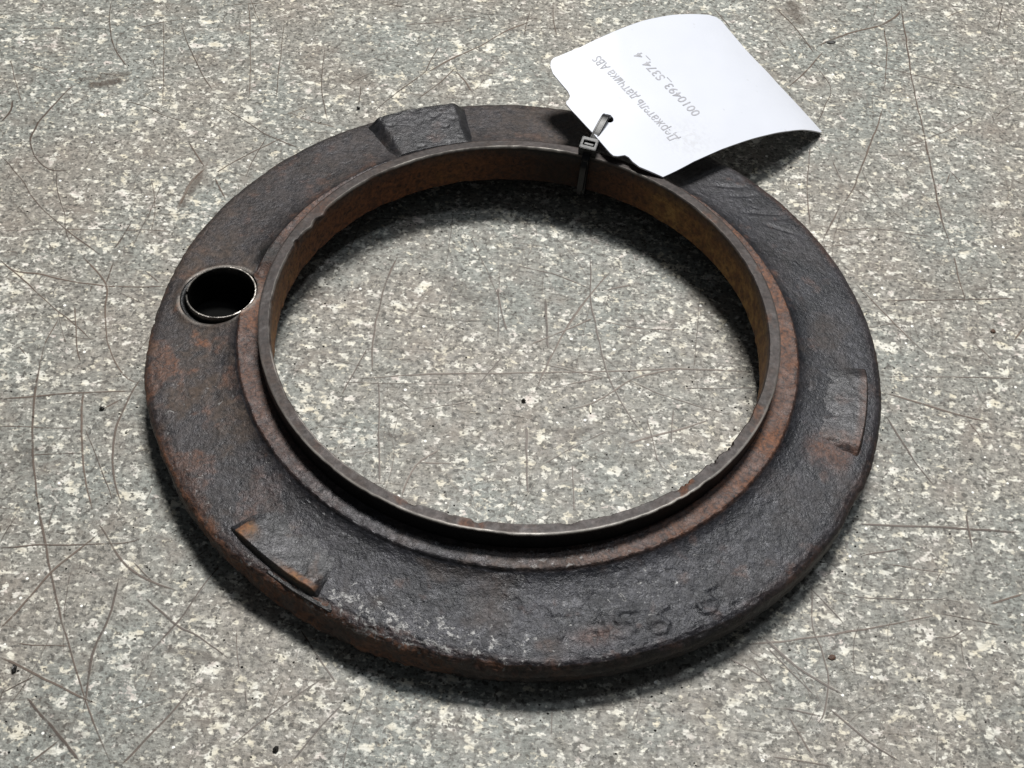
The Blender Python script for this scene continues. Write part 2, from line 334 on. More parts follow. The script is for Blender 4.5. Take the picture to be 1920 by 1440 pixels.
def build_scratches():
    V = []; F = []; cov = []; tone = []
    def ribbon(P, wid, c, tn, z):
        P = np.asarray(P)
        # densify by Catmull-Rom
        Q = []
        n = len(P)
        for i in range(n-1):
            p0 = P[max(i-1, 0)]; p1 = P[i]; p2 = P[i+1]; p3 = P[min(i+2, n-1)]
            k = max(3, int(np.linalg.norm(p2-p1)/.02))
            for j in range(k):
                t = j/k
                Q.append(.5*((2*p1)+(-p0+p2)*t+(2*p0-5*p1+4*p2-p3)*t*t+(-p0+3*p1-3*p2+p3)*t**3))
        Q.append(P[-1]); Q = np.array(Q)
        k = len(Q)
        T = np.gradient(Q, axis=0); T /= np.linalg.norm(T, axis=1)[:, None]+1e-9
        Nn = np.stack([-T[:, 1], T[:, 0]], -1)
        s = np.arange(k)/(k-1)
        P3 = np.c_[Q, np.zeros(k)]
        ww = wid*(.55+.6*np.clip(vnoise(P3, 9, 3)*.5+.5, 0, 1))*np.clip(np.minimum(s, 1-s)*7+.3, 0, 1)
        Q = Q+Nn*(vnoise(P3, 25, 9)*.0022)[:, None]
        b = len(V)
        for i in range(k):
            for m_, cc, pl in ((-1.4, 0, 0), (-.5, 1, 0), (.5, 1, 0), (1.25, .30, 1), (2.2, 0, 1)):
                q = Q[i]+Nn[i]*ww[i]*.5*m_
                V.append((q[0], q[1], z)); cov.append(cc*c*min(1, min(s[i], 1-s[i])*8+.15)); tone.append(2. if pl else tn)
        for i in range(k-1):
            for m_ in range(4):
                a = b+i*5+m_; F.append((a, a+5, a+6, a+1))
    z = TZ+.0004
    for ln in SCR.replace('\n', '|').split('|'):
        t = ln.split(); wpx = float(t[0])*1.15+.4
        P = [at(*[float(q) for q in s.split(',')])[:2] for s in t[1:]]
        ribbon(P, wpx*.0015, min(1., .50+.17*wpx), random.uniform(0, 1) if wpx > 2.4 else random.uniform(.2, 1), z); z += .000004
    # rubbed-in smears: broad, soft and faint
    for wpx, c_, pts in ((11, .55, "160,162 200,157 232,150"), (9, .30, "140,150 190,145 250,138"), (14, .35, "1478,0 1490,20 1500,48"), (16, .28, "700,815 760,822 800,805"), (14, .30, "300,1215 360,1225 410,1240"), (9, .4, "340,395 352,368 380,322"), (18, .22, "60,1310 110,1360 150,1400"), (12, .3, "1040,810 1075,815 1110,800"), (20, .18, "0,880 60,840 100,850"), (22, .16, "1700,520 1780,560 1850,540"), (24, .15, "560,120 640,150 700,130"), (26, .15, "820,520 900,560 960,540")):
        ribbon([at(*[float(q) for q in t_.split(',')])[:2] for t_ in pts.split()], wpx*.0030, c_, .5, z); z += .000004
    # faint everyday scoring between the deep ones
    for k in range(1150):
        x = random.uniform(-2.4, 2.6); y = random.uniform(-1.7, 2.6)
        a = random.choice([random.gauss(.02, .12), random.gauss(1.5, .15), random.uniform(0, math.pi)]); L = random.uniform(.03, .30)**1.0*random.uniform(.4, 1.4)
        cv = random.gauss(0, .25)
        P = [np.array([x, y])+L*t*np.array([math.cos(a+cv*t), math.sin(a+cv*t)]) for t in (-.5, -.2, .2, .5)]
        ribbon(P, random.uniform(.0014, .0034), random.uniform(.22, .65), random.uniform(.2, 1), z); z += .000002
    o = link_mesh('scratch', V, F, M_SCR, table, smooth=False, attrs={'cover': cov, 'tone': tone})
    o['kind'] = 'stuff'
    return z
zs = build_scratches()

# ------------------------------------------------------------------ the ring
ring = empty('sensor_holder_ring', (0, 0, TZ*S))
tag_(ring, 'rusty dark iron ring with a raised inner collar lying on the speckled grey bench', 'metal ring')
def to_ring(o):
    o.parent = ring; o.matrix_parent_inverse = Matrix.Translation((0, 0, -TZ*S))

CR = [.70, .764, .772, .785, .80, .83, .88, .975, 1.03]; CZ = [.043, .0415, .0345, .0285, .0245, .0185, .0125, .0030, -.0035]
def cone(r): return np.interp(r, CR, CZ)
HOLE = at(411, 552, .024)[:2]; HR = .106
SLV = at(415, 549, .030)[:2]

def ring_attrs(V, part):
    x, y, z = V.T; r = np.hypot(x, y); th = np.degrees(np.arctan2(y, x))
    n1 = fbm(V, 7, 4, 1)*.5+.5; n2 = fbm(V, 16, 4, 5)*.5+.5; n3 = fbm(V, 32, 3, 8)*.5+.5
    rust = np.zeros(len(V)); brown = np.zeros(len(V)); pale = np.zeros(len(V)); painted_dark = np.zeros(len(V)); ochre = np.zeros(len(V)); bright = np.zeros(len(V))
    if part == 'flange':
        ledge = sstep(.768, .756, r)*(z > .02)
        k = bump(th, 0, 42)*1.0+bump(th, 178, 20)*.85+bump(th, -45, 28)*.55+bump(th, 150, 16)*.45+bump(th, 40, 20)*.5+bump(th, -150, 22)*.35
        rust += ledge*np.clip(k, 0, 1)*(.45+.5*sstep(.35, .65, n2))
        brown += ledge*(.10+.45*bump(th, -85, 30)*sstep(.4, .6, n2))
        pale += ledge*(bump(th, -78, 24)*.8)
        top = (r > .768) & (z > -.02)
        cl = sstep(.50, .66, n1); cl2 = sstep(.52, .68, n2)
        brown += top*(bump(th, 190, 38)*(.3+.6*cl)+bump(th, 120, 45)*.28+bump(th, 80, 18)*.5+bump(th, -5, 30)*.3*cl+bump(th, -110, 40)*.35*cl)
        rust += top*(bump(th, 187, 16)*bump(r*100, 88, 9)*cl2*.9+bump(th, 205, 12)*.15*cl2*sstep(.86, .9, r)+bump(th, 215, 18)*.15*cl2)
        rust += top*(bump(th, -20, 2.5)*sstep(.80, .86, r)*sstep(.96, .92, r)*.5+bump(th, -67, 4)*bump(r*100, 88, 2.5)*.35*cl2+bump(th, -75, 3)*bump(r*100, 93, 2)*.3)
        rust += top*sstep(.962, .985, r)*(.15+.5*cl)*(bump(th, -120, 40)+.4*bump(th, 20, 60))
        rust += top*sstep(.80, .77, r)*(.5*bump(th, 30, 30)+.4*bump(th, 135, 22))*cl2
        rust += top*cl2*sstep(.55, .7, n3)*.18
        pale += top*(.20+.65*bump(th, -108, 26)*sstep(.86, .93, r)+.35*bump(th, -62, 16)*bump(r*100, 84, 7)+.3*bump(th, 200, 25)+.2*bump(th, -90, 50)-.6*sstep(30, 60, th)*sstep(175, 150, th))
        side = (r > .955) & (z < -.004)
        rust += side*(.12+.75*bump(th, -122, 26)+.4*bump(th, -95, 25)+.2*bump(th, 200, 30))*(.35+.9*sstep(.40, .62, n2))
        painted_dark += side*(.3+.5*bump(th, -60, 40)*sstep(.6, .4, n1))  # shade painted into the colour of the rim side
        dh = np.hypot(x-HOLE[0], y-HOLE[1])
        painted_dark += sstep(.112, .106, dh)*.75  # shade painted on the wall of the bore
        painted_dark += bump(th, 164, 4)*sstep(.80, .77, r)*sstep(.715, .73, r)*.9*(z > .0)  # darker in the pit between sleeve and collar
        brown += sstep(.15, .11, dh)*.5; bright += np.exp(-((dh-.112)/.005)**2)*.35*sstep(.35, .6, n2)*(z > 0)
    elif part == 'collar':
        wall = (r < .672+.001) & (z < .1035)
        red = bump(th, 125, 36)+bump(th, 58, 26)*.9+bump(th, 172, 22)
        och = bump(th, 16, 34)+bump(th, 52, 6)*.8+bump(th, 188, 25)*.5
        rust += wall*np.clip(.75+.6*red+.6*och, 0, 1)*(1-.45*sstep(.055, .09, z))
        ochre += wall*np.clip(och*(.5+.7*n1)+.15*bump(th, 112, 8), 0, 1)
        painted_dark += wall*(bump(th, 83, 17)*.85)+wall*(sstep(.085, .1, z)*.5*(.4+.6*n2))  # dark reflection painted on the far wall; also darker towards the top
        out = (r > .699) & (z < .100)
        painted_dark += out*.9*(bump(th, -95, 70))+out*.3  # painted shade on the outer wall, deepest on the near side
        topf = z > .100
        brown += topf*(.08+.25*sstep(.45, .65, n1))*(1-.5*bump(th, -80, 60))
        rust += topf*(sstep(.60, .74, n2)*.6*(bump(th, -70, 60)+bump(th, 30, 60))+bump(th, 150, 4)*.5*n2)
        pale += topf*.25
        wear = sstep(.38, .62, n2)
        bright += topf*sstep(.6955, .6985, r)*(z > .1020)*bump(th, -82, 55)*(.55+.45*wear)
        bright += sstep(.676, .6715, r)*(z > .1020)*(bump(th, 95, 42)*(.2+.8*wear)+.4*bump(th, -150, 40)*wear)
    elif part == 'lug':
        k = r*0
        brown += .25*sstep(.45, .65, n1)
        rust += .12*sstep(.58, .7, n2)
        pale += .35
        painted_dark += sstep(.95, .956, r)*.6  # outer face coloured darker
        rust += (bump(th, -132.4, 1.9)*sstep(.90, .925, r)+bump(th, -119.5, 3.0)*sstep(.932, .943, r)*.8)*1.3*(th < -60)*(z > .014)
        ochre += .3*bump(th, -125, 20)*(th < -60)
        rust += bump(th, -17.5, 2.)*.25+bump(th, -10, 14)*sstep(.925, .95, r)*.25
    elif part == 'sleeve':
        bright += (z > .031)*(.05+.35*sstep(.4, .6, n2))
        brown += .4*n1; painted_dark += sstep(.031, .027, z)*.85; rust += .3*sstep(.6, .7, n2)  # dark below the rim is painted shade inside the sleeve
    cl_ = lambda a: np.clip(a, 0, 1)
    return dict(bright=cl_(bright), rust=cl_(rust), brown=cl_(brown), pale=cl_(pale), painted_dark=cl_(painted_dark), ochre=cl_(ochre))

def redge(th):                   # worn outline of the outer top edge
    return -.022*bump(th, -116, 13)-.008*bump(th, -95, 9)+.009*bump(th, -166, 10)-.004*bump(th, -40, 10)

def build_flange():
    st = .008
    prof = [(.692, .046, st), (.752, .046, .004), (.757, .048, .004), (.760, .046, .004), (.7635, .0405, .004), (.772, .0345, .006), (.785, .0285, .006), (.80, .0245, .006), (.83, .0185, .0045), (.88, .0125, .0045), (.960, cone(.960), .0035), (.980, .0010, .0035), (.992, -.0045, .0035), (.999, -.0125, .004), (1.0, -.022, .0065),
            (.998, -.062, .005), (.988, -.082, .006), (.972, -.0925, .012), (.945, -.090, .02), (.930, -.1175, .02), (.880, -.1175, .02), (.862, -.050, .03), (.80, -.020, .03), (.69, -.020, .016)]
    P = dense(prof, st)
    V, F = revolve(P, 1440)
    o = link_mesh('flange', V, F, M_FLANGE)
    # sensor bore
    bm = bmesh.new()
    bmesh.ops.create_cone(bm, cap_ends=True, segments=96, radius1=HR*S, radius2=HR*S, depth=.5*S)
    cm = bpy.data.meshes.new('cutter'); bm.to_mesh(cm); bm.free()
    co = bpy.data.objects.new('cutter', cm); C.objects.link(co); co.location = (HOLE[0]*S, HOLE[1]*S, 0)
    md = o.modifiers.new('bore', 'BOOLEAN'); md.object = co; md.operation = 'DIFFERENCE'; md.solver = 'EXACT'
    dg = bpy.context.evaluated_depsgraph_get()
    me = bpy.data.meshes.new_from_object(o.evaluated_get(dg))
    o.modifiers.clear(); o.data = me
    bpy.data.objects.remove(co)
    n = len(me.vertices); A = np.empty(n*3); me.vertices.foreach_get('co', A); V = A.reshape(-1, 3)/S
    x, y, z = V.T.copy(); r = np.hypot(x, y); th = np.degrees(np.arctan2(y, x))
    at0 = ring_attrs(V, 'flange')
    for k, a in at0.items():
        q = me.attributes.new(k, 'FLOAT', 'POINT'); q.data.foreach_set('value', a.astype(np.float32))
    dh = np.hypot(x-HOLE[0], y-HOLE[1])
    calm = sstep(HR, HR+.03, dh)
    # wear: casting waviness, pitted rim, grainy ledge
    lo = fbm(V, 6, 3, 30); mi = fbm(V, 24, 3, 40); hi = fbm(V, 70, 3, 50); pit = np.clip(fbm(V, 40, 3, 60)-.18, 0, 1)
    side = sstep(.95, .985, r)*(z < .006)
    ledge = sstep(.772, .764, r)*sstep(.70, .706, r)*(z > .0)
    near = bump(th, -100, 70)
    dz = (lo*.0010+mi*.0004+hi*.0003-pit*.0025)*sstep(-.02, 0, z)*(1+.6*near)*sstep(.700, .71, r)
    dz += ledge*(hi*.0028+mi*.0008)
    rough_side = .45+1.0*bump(th, -115, 40)+.25*near
    dr = side*(mi*.0045+hi*.0035+lo*.002)*rough_side
    dr += side*.0035*np.sin(z*S*0+z*150+lo*2)*bump(th, -75, 25)
    dr += redge(th)*sstep(.93, .99, r)*sstep(-.088, -.02, z)
    # little step broken out of the rim on the right
    dr -= .010*sstep(-25.5, -24.6, th)*sstep(-15, -20, th)*side*0+.007*sstep(-22.5, -24.2, th)*sstep(-31, -27, th)*side
    # raised boss lip round the bore
    lip = np.exp(-((dh-HR-.008)/.009)**2)*.0045*(z > .0)
    gouge = np.exp(-(((x-at(492, 506, .046)[0])/.028)**2+((y-at(492, 506, .046)[1])/.040)**2))*.020*(z > .02)*(dh > HR-.001)
    # nicks in the upper face
    for (px, py, L, a_) in ((1475, 402, .05, .35), (1455, 395, .03, .2), (1365, 345, .05, .1), (1395, 362, .04, .3), (1425, 395, .04, .15), (1465, 425, .055, -.25), (940, 1078, .04, .2)):
        q = at(px, py, .02); ux, uy = math.cos(a_), math.sin(a_)
        s_ = (x-q[0])*ux+(y-q[1])*uy; t_ = -(x-q[0])*uy+(y-q[1])*ux
        dz -= np.exp(-(s_/L)**2-(t_/.006)**2)*.0038*(z > -.01)
    # worn cast figures standing on the near flange, read from the near side
    CH = {'7': [((0, 1), (.62, 1)), ((.62, 1), (.22, 0))], '4': [((.45, 1), (0, .35)), ((0, .35), (.65, .35)), ((.48, .75), (.48, 0))],
          '5': [((.6, 1), (.1, 1)), ((.1, 1), (.06, .58)), ((.06, .58), (.5, .58)), ((.5, .58), (.6, .3)), ((.6, .3), (.4, 0)), ((.4, 0), (0, .05))],
          '6': [((.55, 1), (.15, .7)), ((.15, .7), (.02, .3)), ((.02, .3), (.2, 0)), ((.2, 0), (.5, .05)), ((.5, .05), (.58, .35)), ((.58, .35), (.35, .55)), ((.35, .55), (.05, .4))]}
    cast = np.zeros(len(V))
    for ch, px, py, sx, sy in (('7', 1036, 1196, 62, 44), ('4', 1096, 1196, 62, 46), ('5', 1152, 1192, 62, 46), ('6', 1216, 1184, 64, 46), ('6', 1308, 1146, 60, 50)):
        for (a_, b_) in CH[ch]:
            A_ = at(px+a_[0]*sx, py-a_[1]*sy-(px+a_[0]*sx-1150)*.0, .010)[:2]; B_ = at(px+b_[0]*sx, py-b_[1]*sy, .010)[:2]
            ab = B_-A_; t_ = np.clip(((x-A_[0])*ab[0]+(y-A_[1])*ab[1])/(ab@ab), 0, 1)
            dd = np.hypot(x-A_[0]-ab[0]*t_, y-A_[1]-ab[1]*t_)
            cast = np.maximum(cast, sstep(.0085, .0035, dd))
    dz += cast*.0030*(z > -.01)*(.40+.60*sstep(-.25, .15, mi))
    dz += fbm(V, 52, 3, 77)*.0030*(.55*bump(th, -62, 30)+.3*bump(th, -100, 30))*(z > -.01)*sstep(.765, .80, r)
    z2 = z+dz*calm+lip-gouge
    # slot under the rim where the cable tie passes
    q = at(1128, 200, 0); tht = math.degrees(math.atan2(q[1], q[0]))
    z2 += .028*bump(th, 76.5, 2.6)*(z < -.088)+.026*bump(th, 76.5, 2.6)*(z < -.10)
    rr = (r+dr*calm)/np.maximum(r, 1e-6)
    V2 = np.stack([x*rr, y*rr, z2], -1)*S
    me.vertices.foreach_set('co', V2.ravel()); me.update()
    if not me.materials: me.materials.append(M_FLANGE)
    me.polygons.foreach_set('use_smooth', [True]*len(me.polygons))
    sharp(o, 50)
    o['label'] = 'wide sloping flange, dark and pitted'
    to_ring(o)
    return o
flange = build_flange()

def build_collar():
    prof = [(.6685, .098, .006), (.6700, .1035, .003), (.6725, .1062, .003), (.6990, .1062, .004), (.7015, .1045, .003), (.7022, .100, .006), (.7010, .030, .02), (.690, -.022, .01), (.674, -.026, .004), (.6685, -.023, .006)]
    P = dense(prof, .006)
    V, F = revolve(P, 1440)
    F = F[:, ::-1]
    x, y, z = V.T.copy(); r = np.hypot(x, y); th = np.degrees(np.arctan2(y, x))
    A = ring_attrs(V, 'collar')
    mi = fbm(V, 22, 3, 70); hi = fbm(V, 75, 3, 80); lo = fbm(V, 5, 2, 90)
    inner = sstep(.684, .671, r)*sstep(.07, .10, z)
    chip = np.clip(fbm(np.stack([np.cos(np.radians(th))*.7, np.sin(np.radians(th))*.7, z*0], -1), 30, 4, 100)-.12, 0, 1)
    cz = .10+1.2*bump(th, 150, 2)+.5*bump(th, 161, 4)+1.0*bump(th, -43, 12)+.5*bump(th, -95, 35)
    dr = inner*(chip*.030*cz)+inner*hi*.0009
    dr -= inner*(.010*bump(th, 152, 1.6)+.008*bump(th, 157, 1.5)+.006*bump(th, -41, 3))
    outer = sstep(.69, .70, r)*sstep(.07, .1, z)
    dr += -outer*np.clip(mi, 0, 1)*.006*(.3+bump(th, -70, 50))
    dz = (mi*.0008+hi*.0005+lo*.0006)*sstep(.08, .1, z)-inner*chip*.006*cz
    dr += (r < .675)*(mi*.0012+lo*.002)*(z < .09)+(r < .68)*sstep(.0, -.026, z)*mi*.004
    rr = (r+dr)/r
    V2 = np.stack([x*rr, y*rr, z+dz], -1)
    o = link_mesh('collar', V2, F, M_COLLAR, attrs=A); sharp(o, 40); to_ring(o)
    o['label'] = 'raised machined collar round the opening, rust brown inside'
    return o
collar = build_collar()

def build_lug(th0, th1, seed, h=0.0, ramp=2.0, ramp1=None, outer=.953, slope=.0):
    nt_, nr = 90, 60
    T = np.linspace(th0-(ramp1 or ramp)-1, th1+ramp+1, nt_); R = np.r_[np.linspace(.775, .935, 36), np.linspace(.938, outer+.020, 24)]
    TT, RR = np.meshgrid(T, R, indexing='ij')
    ramp0 = ramp1 or ramp
    m_s = sstep(th0-ramp0*.5, th0+ramp0*.35, TT)*sstep(th1+ramp*.5, th1-ramp*.35, TT)
    m_r = sstep(outer+.009, outer-.001, RR)
    top = .0245+h-slope*(RR-.82)
    base = cone(RR); k_ = .0022
    top = k_*np.logaddexp(top/k_, (base-.0008)/k_)
    lowz = base-.004
    x = RR*np.cos(np.radians(TT)); y = RR*np.sin(np.radians(TT))
    P = np.stack([x, y, x*0], -1).reshape(-1, 3)
    zz = (lowz+(top-lowz)*m_s*m_r).ravel()
    zz = zz+fbm(P, 20, 3, seed)*.0016+fbm(P, 60, 3, seed+4)*.0008-np.clip(fbm(P, 34, 3, seed+9)-.2, 0, 1)*.006
    V = np.c_[P[:, :2], zz]
    # outer edge of the pad a little ragged
    F = []
    for i in range(nt_-1):
        for j in range(nr-1):
            a = i*nr+j; F.append((a, a+1, a+nr+1, a+nr))
    F = [f[::-1] for f in F]
    # underside so that the pad is a closed lump sunk in the flange
    b = len(V); low = V.copy(); low[:, 2] = -.012
    rim = [i*nr for i in range(nt_)]+[(nt_-1)*nr+j for j in range(1, nr)]+[i*nr+nr-1 for i in range(nt_-2, -1, -1)]+[j for j in range(nr-2, 0, -1)]
    lowv = V[rim].copy(); lowv[:, 2] = -.012
    V = np.vstack([V, lowv]); k = len(rim)
    for i in range(k): F.append((rim[i], rim[(i+1) % k], b+(i+1) % k, b+i))
    F.append([b+i for i in range(k)][::-1])
    F = [f[::-1] for f in F]
    o = link_mesh('lug', V, F, M_LUG, attrs=ring_attrs(V, 'lug'))
    bm = bmesh.new(); bm.from_mesh(o.data); bmesh.ops.recalc_face_normals(bm, faces=bm.faces); bm.to_mesh(o.data); bm.free()
    to_ring(o); return o
l1 = build_lug(105.4, 121.8, 200, .014, 3.6, None, .965, .02); l1['label'] = 'raised pad on the far rim'
l2 = build_lug(-132.6, -116.8, 300, -.0150, 2.6, 4.5, .953, -.105); l2['label'] = 'raised pad with orange rust at its corner'
l3 = build_lug(-17.6, -1.2, 400, -.0100, 5.0, 3.0, .953, -.055); l3['label'] = 'low raised pad on the right'

def tube_ring(cx, cy, prof, N_, gap=None):
    """revolved closed profile about (cx,cy); gap=(a0,a1) degrees left open"""
    m = len(prof)
    if gap: th = np.radians(np.linspace(gap[1], gap[0]+360, N_))
    else: th = np.linspace(0, 2*np.pi, N_, endpoint=False)
    V = np.stack([cx+np.outer(np.cos(th), prof[:, 0]), cy+np.outer(np.sin(th), prof[:, 0]), np.tile(prof[:, 1], (N_, 1))], -1).reshape(-1, 3)
    F = []
    for i in range(N_-1 if gap else N_):
        for j in range(m):
            F.append((i*m+j, ((i+1) % N_)*m+j, ((i+1) % N_)*m+(j+1) % m, i*m+(j+1) % m))
    if gap: F.append(list(range(m))); F.append([(N_-1)*m+j for j in range(m)][::-1])
    return V, F
def build_sleeve():
    P = dense([(.0915, -.088, .03), (.0915, .0325, .004), (.0930, .0342, .003), (.0962, .0340, .003), (.0972, .0320, .03), (.0972, -.088, .01)], .01)
    V, F = tube_ring(SLV[0], SLV[1], P, 200, (183, 191))
    n = fbm(V, 40, 3, 500); V[:, 2] += n*.0012*(V[:, 2] > .02)
    V[:, 2] += (.045*(V[:, 0]-SLV[0]))*(V[:, 2] > .02)
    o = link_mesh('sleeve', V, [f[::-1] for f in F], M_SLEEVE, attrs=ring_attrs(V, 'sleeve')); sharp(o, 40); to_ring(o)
    o['label'] = 'thin split steel sleeve lining the bore'
    P = dense([(.0978, -.086, .03), (.0978, .010, .01), (HR+.002, .012, .01), (HR+.006, -.086, .03)], .02)
    V, F = tube_ring(HOLE[0], HOLE[1], P, 120)
    o = link_mesh('bore_shade_disc', *(lambda a: (np.c_[HOLE[0]+HR*np.cos(a), HOLE[1]+HR*np.sin(a), a*0-.080], [list(range(40))]))(np.linspace(0, 2*np.pi, 40, endpoint=False)), M_BORE_SHADE, attrs=dict(painted_dark=[1]*40, rust=[0]*40, brown=[0]*40, pale=[0]*40, ochre=[0]*40, bright=[0]*40)); to_ring(o)  # black disc added so that the bore reads as deep shade
    o = link_mesh('bore_lining', V, [f[::-1] for f in F], M_FLANGE, attrs=dict(painted_dark=[.9]*len(V), rust=[0]*len(V), brown=[0]*len(V), pale=[0]*len(V), ochre=[0]*len(V), bright=[0]*len(V)))  # lining coloured near black in place of shade in the bore
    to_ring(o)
build_sleeve()

# ------------------------------------------------------------------ the tag
P1, P2, P3, P4 = at(1243, 332, .112), at(1542, 248, TZ+.006), at(1347, 28, .045), at(1028, 113, .170)
def patch(u, v):
    u = np.asarray(u, float); v = np.asarray(v, float)
    A = P1+(P2-P1)*u[..., None]; B = P4+(P3-P4)*u[..., None]
    A = A+np.stack([0*u, 0*u, 4*u*(1-u)*(.010+.092*np.clip(u, 0, 2))], -1)
    B = B+np.stack([0*u, 0*u, 4*u*(1-u)*(.064-.006*u)], -1)
    return A*(1-v[..., None])+B*v[..., None]
def inv(px, py):
    q = np.array([.5, .5]); tgt = np.array([px, py], float)
    for _ in range(30):
        f = proj(patch(q[0], q[1]))-tgt
        e = 1e-4
        J = np.stack([(proj(patch(q[0]+e, q[1]))-tgt-f)/e, (proj(patch(q[0], q[1]+e))-tgt-f)/e], -1)
        q = q-np.clip(np.linalg.solve(J, f), -.3, .3)
    return q
TL, TW = .80, .565
tagroot = empty('paper_tag', tuple(P1*S))
tag_(tagroot, 'curved white card tag with grey Cyrillic print leaning off the back of the ring', 'label tag')
def to_tag(o): o.parent = tagroot; o.matrix_parent_inverse = Matrix.Translation(-Vector(tuple(P1*S)))
def patch_n(u, v):
    e = 1e-3
    a = patch(u+e, v)-patch(u-e, v); b = patch(u, v+e)-patch(u, v-e)
    n = np.cross(a, b); n /= np.linalg.norm(n, axis=-1)[..., None]
    return n*np.sign(n[..., 2])[..., None]
def build_tag():
    opx = [(1243, 332), (1300, 303), (1352, 280), (1400, 263), (1440, 252), (1480, 245), (1515, 244), (1538, 248), (1541, 247), (1501, 203), (1450, 148), (1398, 93), (1364, 52), (1353, 39), (1343, 32), (1329, 28),
           (1312, 27), (1261, 27.5), (1209, 38), (1140, 64), (1089, 88), (1048, 105), (1038, 109), (1033, 115), (1032, 124), (1037, 138), (1065, 171), (1069, 180), (1066, 187), (1062, 190), (1062, 195), (1072, 207),
           (1109.7, 247.5), (1144, 287), (1150, 292), (1158, 293), (1171.6, 291), (1179, 295), (1186, 303), (1199, 313)]
    O = [inv(*p) for p in opx]
    # densify with straight pieces
    out = []
    for i in range(len(O)):
        a, b = O[i], O[(i+1) % len(O)]
        k = max(1, int(np.hypot((b-a)[0]*TL, (b-a)[1]*TW)/.02))
        for j in range(k): out.append(a+(b-a)*j/k)
    hc = inv(1140, 222)
    hole = [hc+np.array([.0170/TL*math.cos(t)*1.0, .0190/TW*math.sin(t)]) for t in np.linspace(0, 2*np.pi, 28, endpoint=False)]
    pts = [Vector((p[0], p[1])) for p in out]; n0 = len(pts)
    pts += [Vector((p[0], p[1])) for p in hole]; n1 = len(pts)
    edges = [(i, (i+1) % n0) for i in range(n0)]+[(n0+i, n0+(i+1) % (n1-n0)) for i in range(n1-n0)]
    poly = np.array(out)
    def inside(p, Q):
        x, y = p; c = False; j = len(Q)-1
        for i in range(len(Q)):
            if (Q[i][1] > y) != (Q[j][1] > y) and x < (Q[j][0]-Q[i][0])*(y-Q[i][1])/(Q[j][1]-Q[i][1])+Q[i][0]: c = not c
            j = i
        return c
    for i in range(-6, 52):
        for j in range(0, 36):
            p = ((i+.5)/50, (j+.5)/36)
            if inside(p, poly) and min(np.hypot((poly[:, 0]-p[0])*TL, (poly[:, 1]-p[1])*TW)) > .007 and math.hypot((p[0]-hc[0])*TL, (p[1]-hc[1])*TW) >.030:
                pts.append(Vector(p))
    vv, ee, ff, *_ = delaunay_2d_cdt(pts, edges, [], 0, 1e-7)
    U = np.array([[p.x, p.y] for p in vv])
    FF = []
    for f in ff:
        c = U[list(f)].mean(0)
        if inside(c, poly) and not inside(c, hole): FF.append(list(f))
    used = sorted({i for f in FF for i in f}); mp = {a: b for b, a in enumerate(used)}
    U = U[used]; FF = [[mp[i] for i in f] for f in FF]
    X = patch(U[:, 0], U[:, 1]); Nn = patch_n(U[:, 0], U[:, 1])
    # slight waviness of the card edge
    wob = (fbm(np.c_[U*6, U[:, :1]*0], 1, 2, 5)*.0015)[:, None]*Nn
    X = X+wob
    th = .0042
    n = len(X); V = np.vstack([X, X-Nn*th])
    # orientation
    a, b, c = X[FF[0][0]], X[FF[0][1]], X[FF[0][2]]
    if np.cross(b-a, c-a)[2] < 0: FF = [f[::-1] for f in FF]
    cnt = {}
    for f in FF:
        for i in range(len(f)): cnt[(f[i], f[(i+1) % len(f)])] = 1
    F = list(FF)+[[i+n for i in f[::-1]] for f in FF]
    for (a, b) in cnt:
        if (b, a) not in cnt: F.append([a, a+n, b+n, b])
    s1 = inv(1290, 262)
    sm = np.exp(-(((U[:, 0]-s1[0])/.10)**2+((U[:, 1]-s1[1])/.13)**2)); sm = np.r_[sm, sm*0]
    o = link_mesh('card', V, F, M_TAG, attrs={'smudge': sm}); sharp(o, 50); to_tag(o)
    return hc
hc = build_tag()

def text_on_tag(name, body, s_px, e_px, height):
    cu = bpy.data.curves.new(name, 'FONT'); cu.body = body; cu.size = 1; cu.align_x = 'LEFT'; cu.resolution_u = 4
    cu.offset = .006
    o = bpy.data.objects.new(name, cu); C.objects.link(o)
    dg = bpy.context.evaluated_depsgraph_get(); me = bpy.data.meshes.new_from_object(o.evaluated_get(dg))
    n = len(me.vertices); A = np.empty(n*3); me.vertices.foreach_get('co', A); V = A.reshape(-1, 3)
    bpy.data.objects.remove(o)
    x0, x1 = V[:, 0].min(), V[:, 0].max(); cap = .36
    s = inv(*s_px)*np.array([TL, TW]); e = inv(*e_px)*np.array([TL, TW])
    d = e-s; L = np.linalg.norm(d); d /= L; upv = np.array([-d[1], d[0]])
    if upv[0] > 0: upv = -upv
    t = (V[:, 0]-x0)/(x1-x0)*L; h = (V[:, 1]-cap)*height
    q = (s+np.outer(t, d)+np.outer(h, upv))/np.array([TL, TW])
    X = patch(q[:, 0], q[:, 1])+patch_n(q[:, 0], q[:, 1])*.0007+(fbm(np.c_[q*6, q[:, :1]*0], 1, 2, 5)*.0015)[:, None]*patch_n(q[:, 0], q[:, 1])
    F = [list(p.vertices) for p in me.polygons]
    o = link_mesh(name, X, F, M_INK, smooth=False); to_tag(o); return o
t1 = text_on_tag('printed_line', 'Держатель датчика ABS', (1266, 263), (1116, 108), .052)
t1['label'] = 'grey printed words above the number'
t2 = text_on_tag('printed_line', '0010493_S374_4', (1307, 216), (1194, 100), .052)
t2['label'] = 'grey printed number'

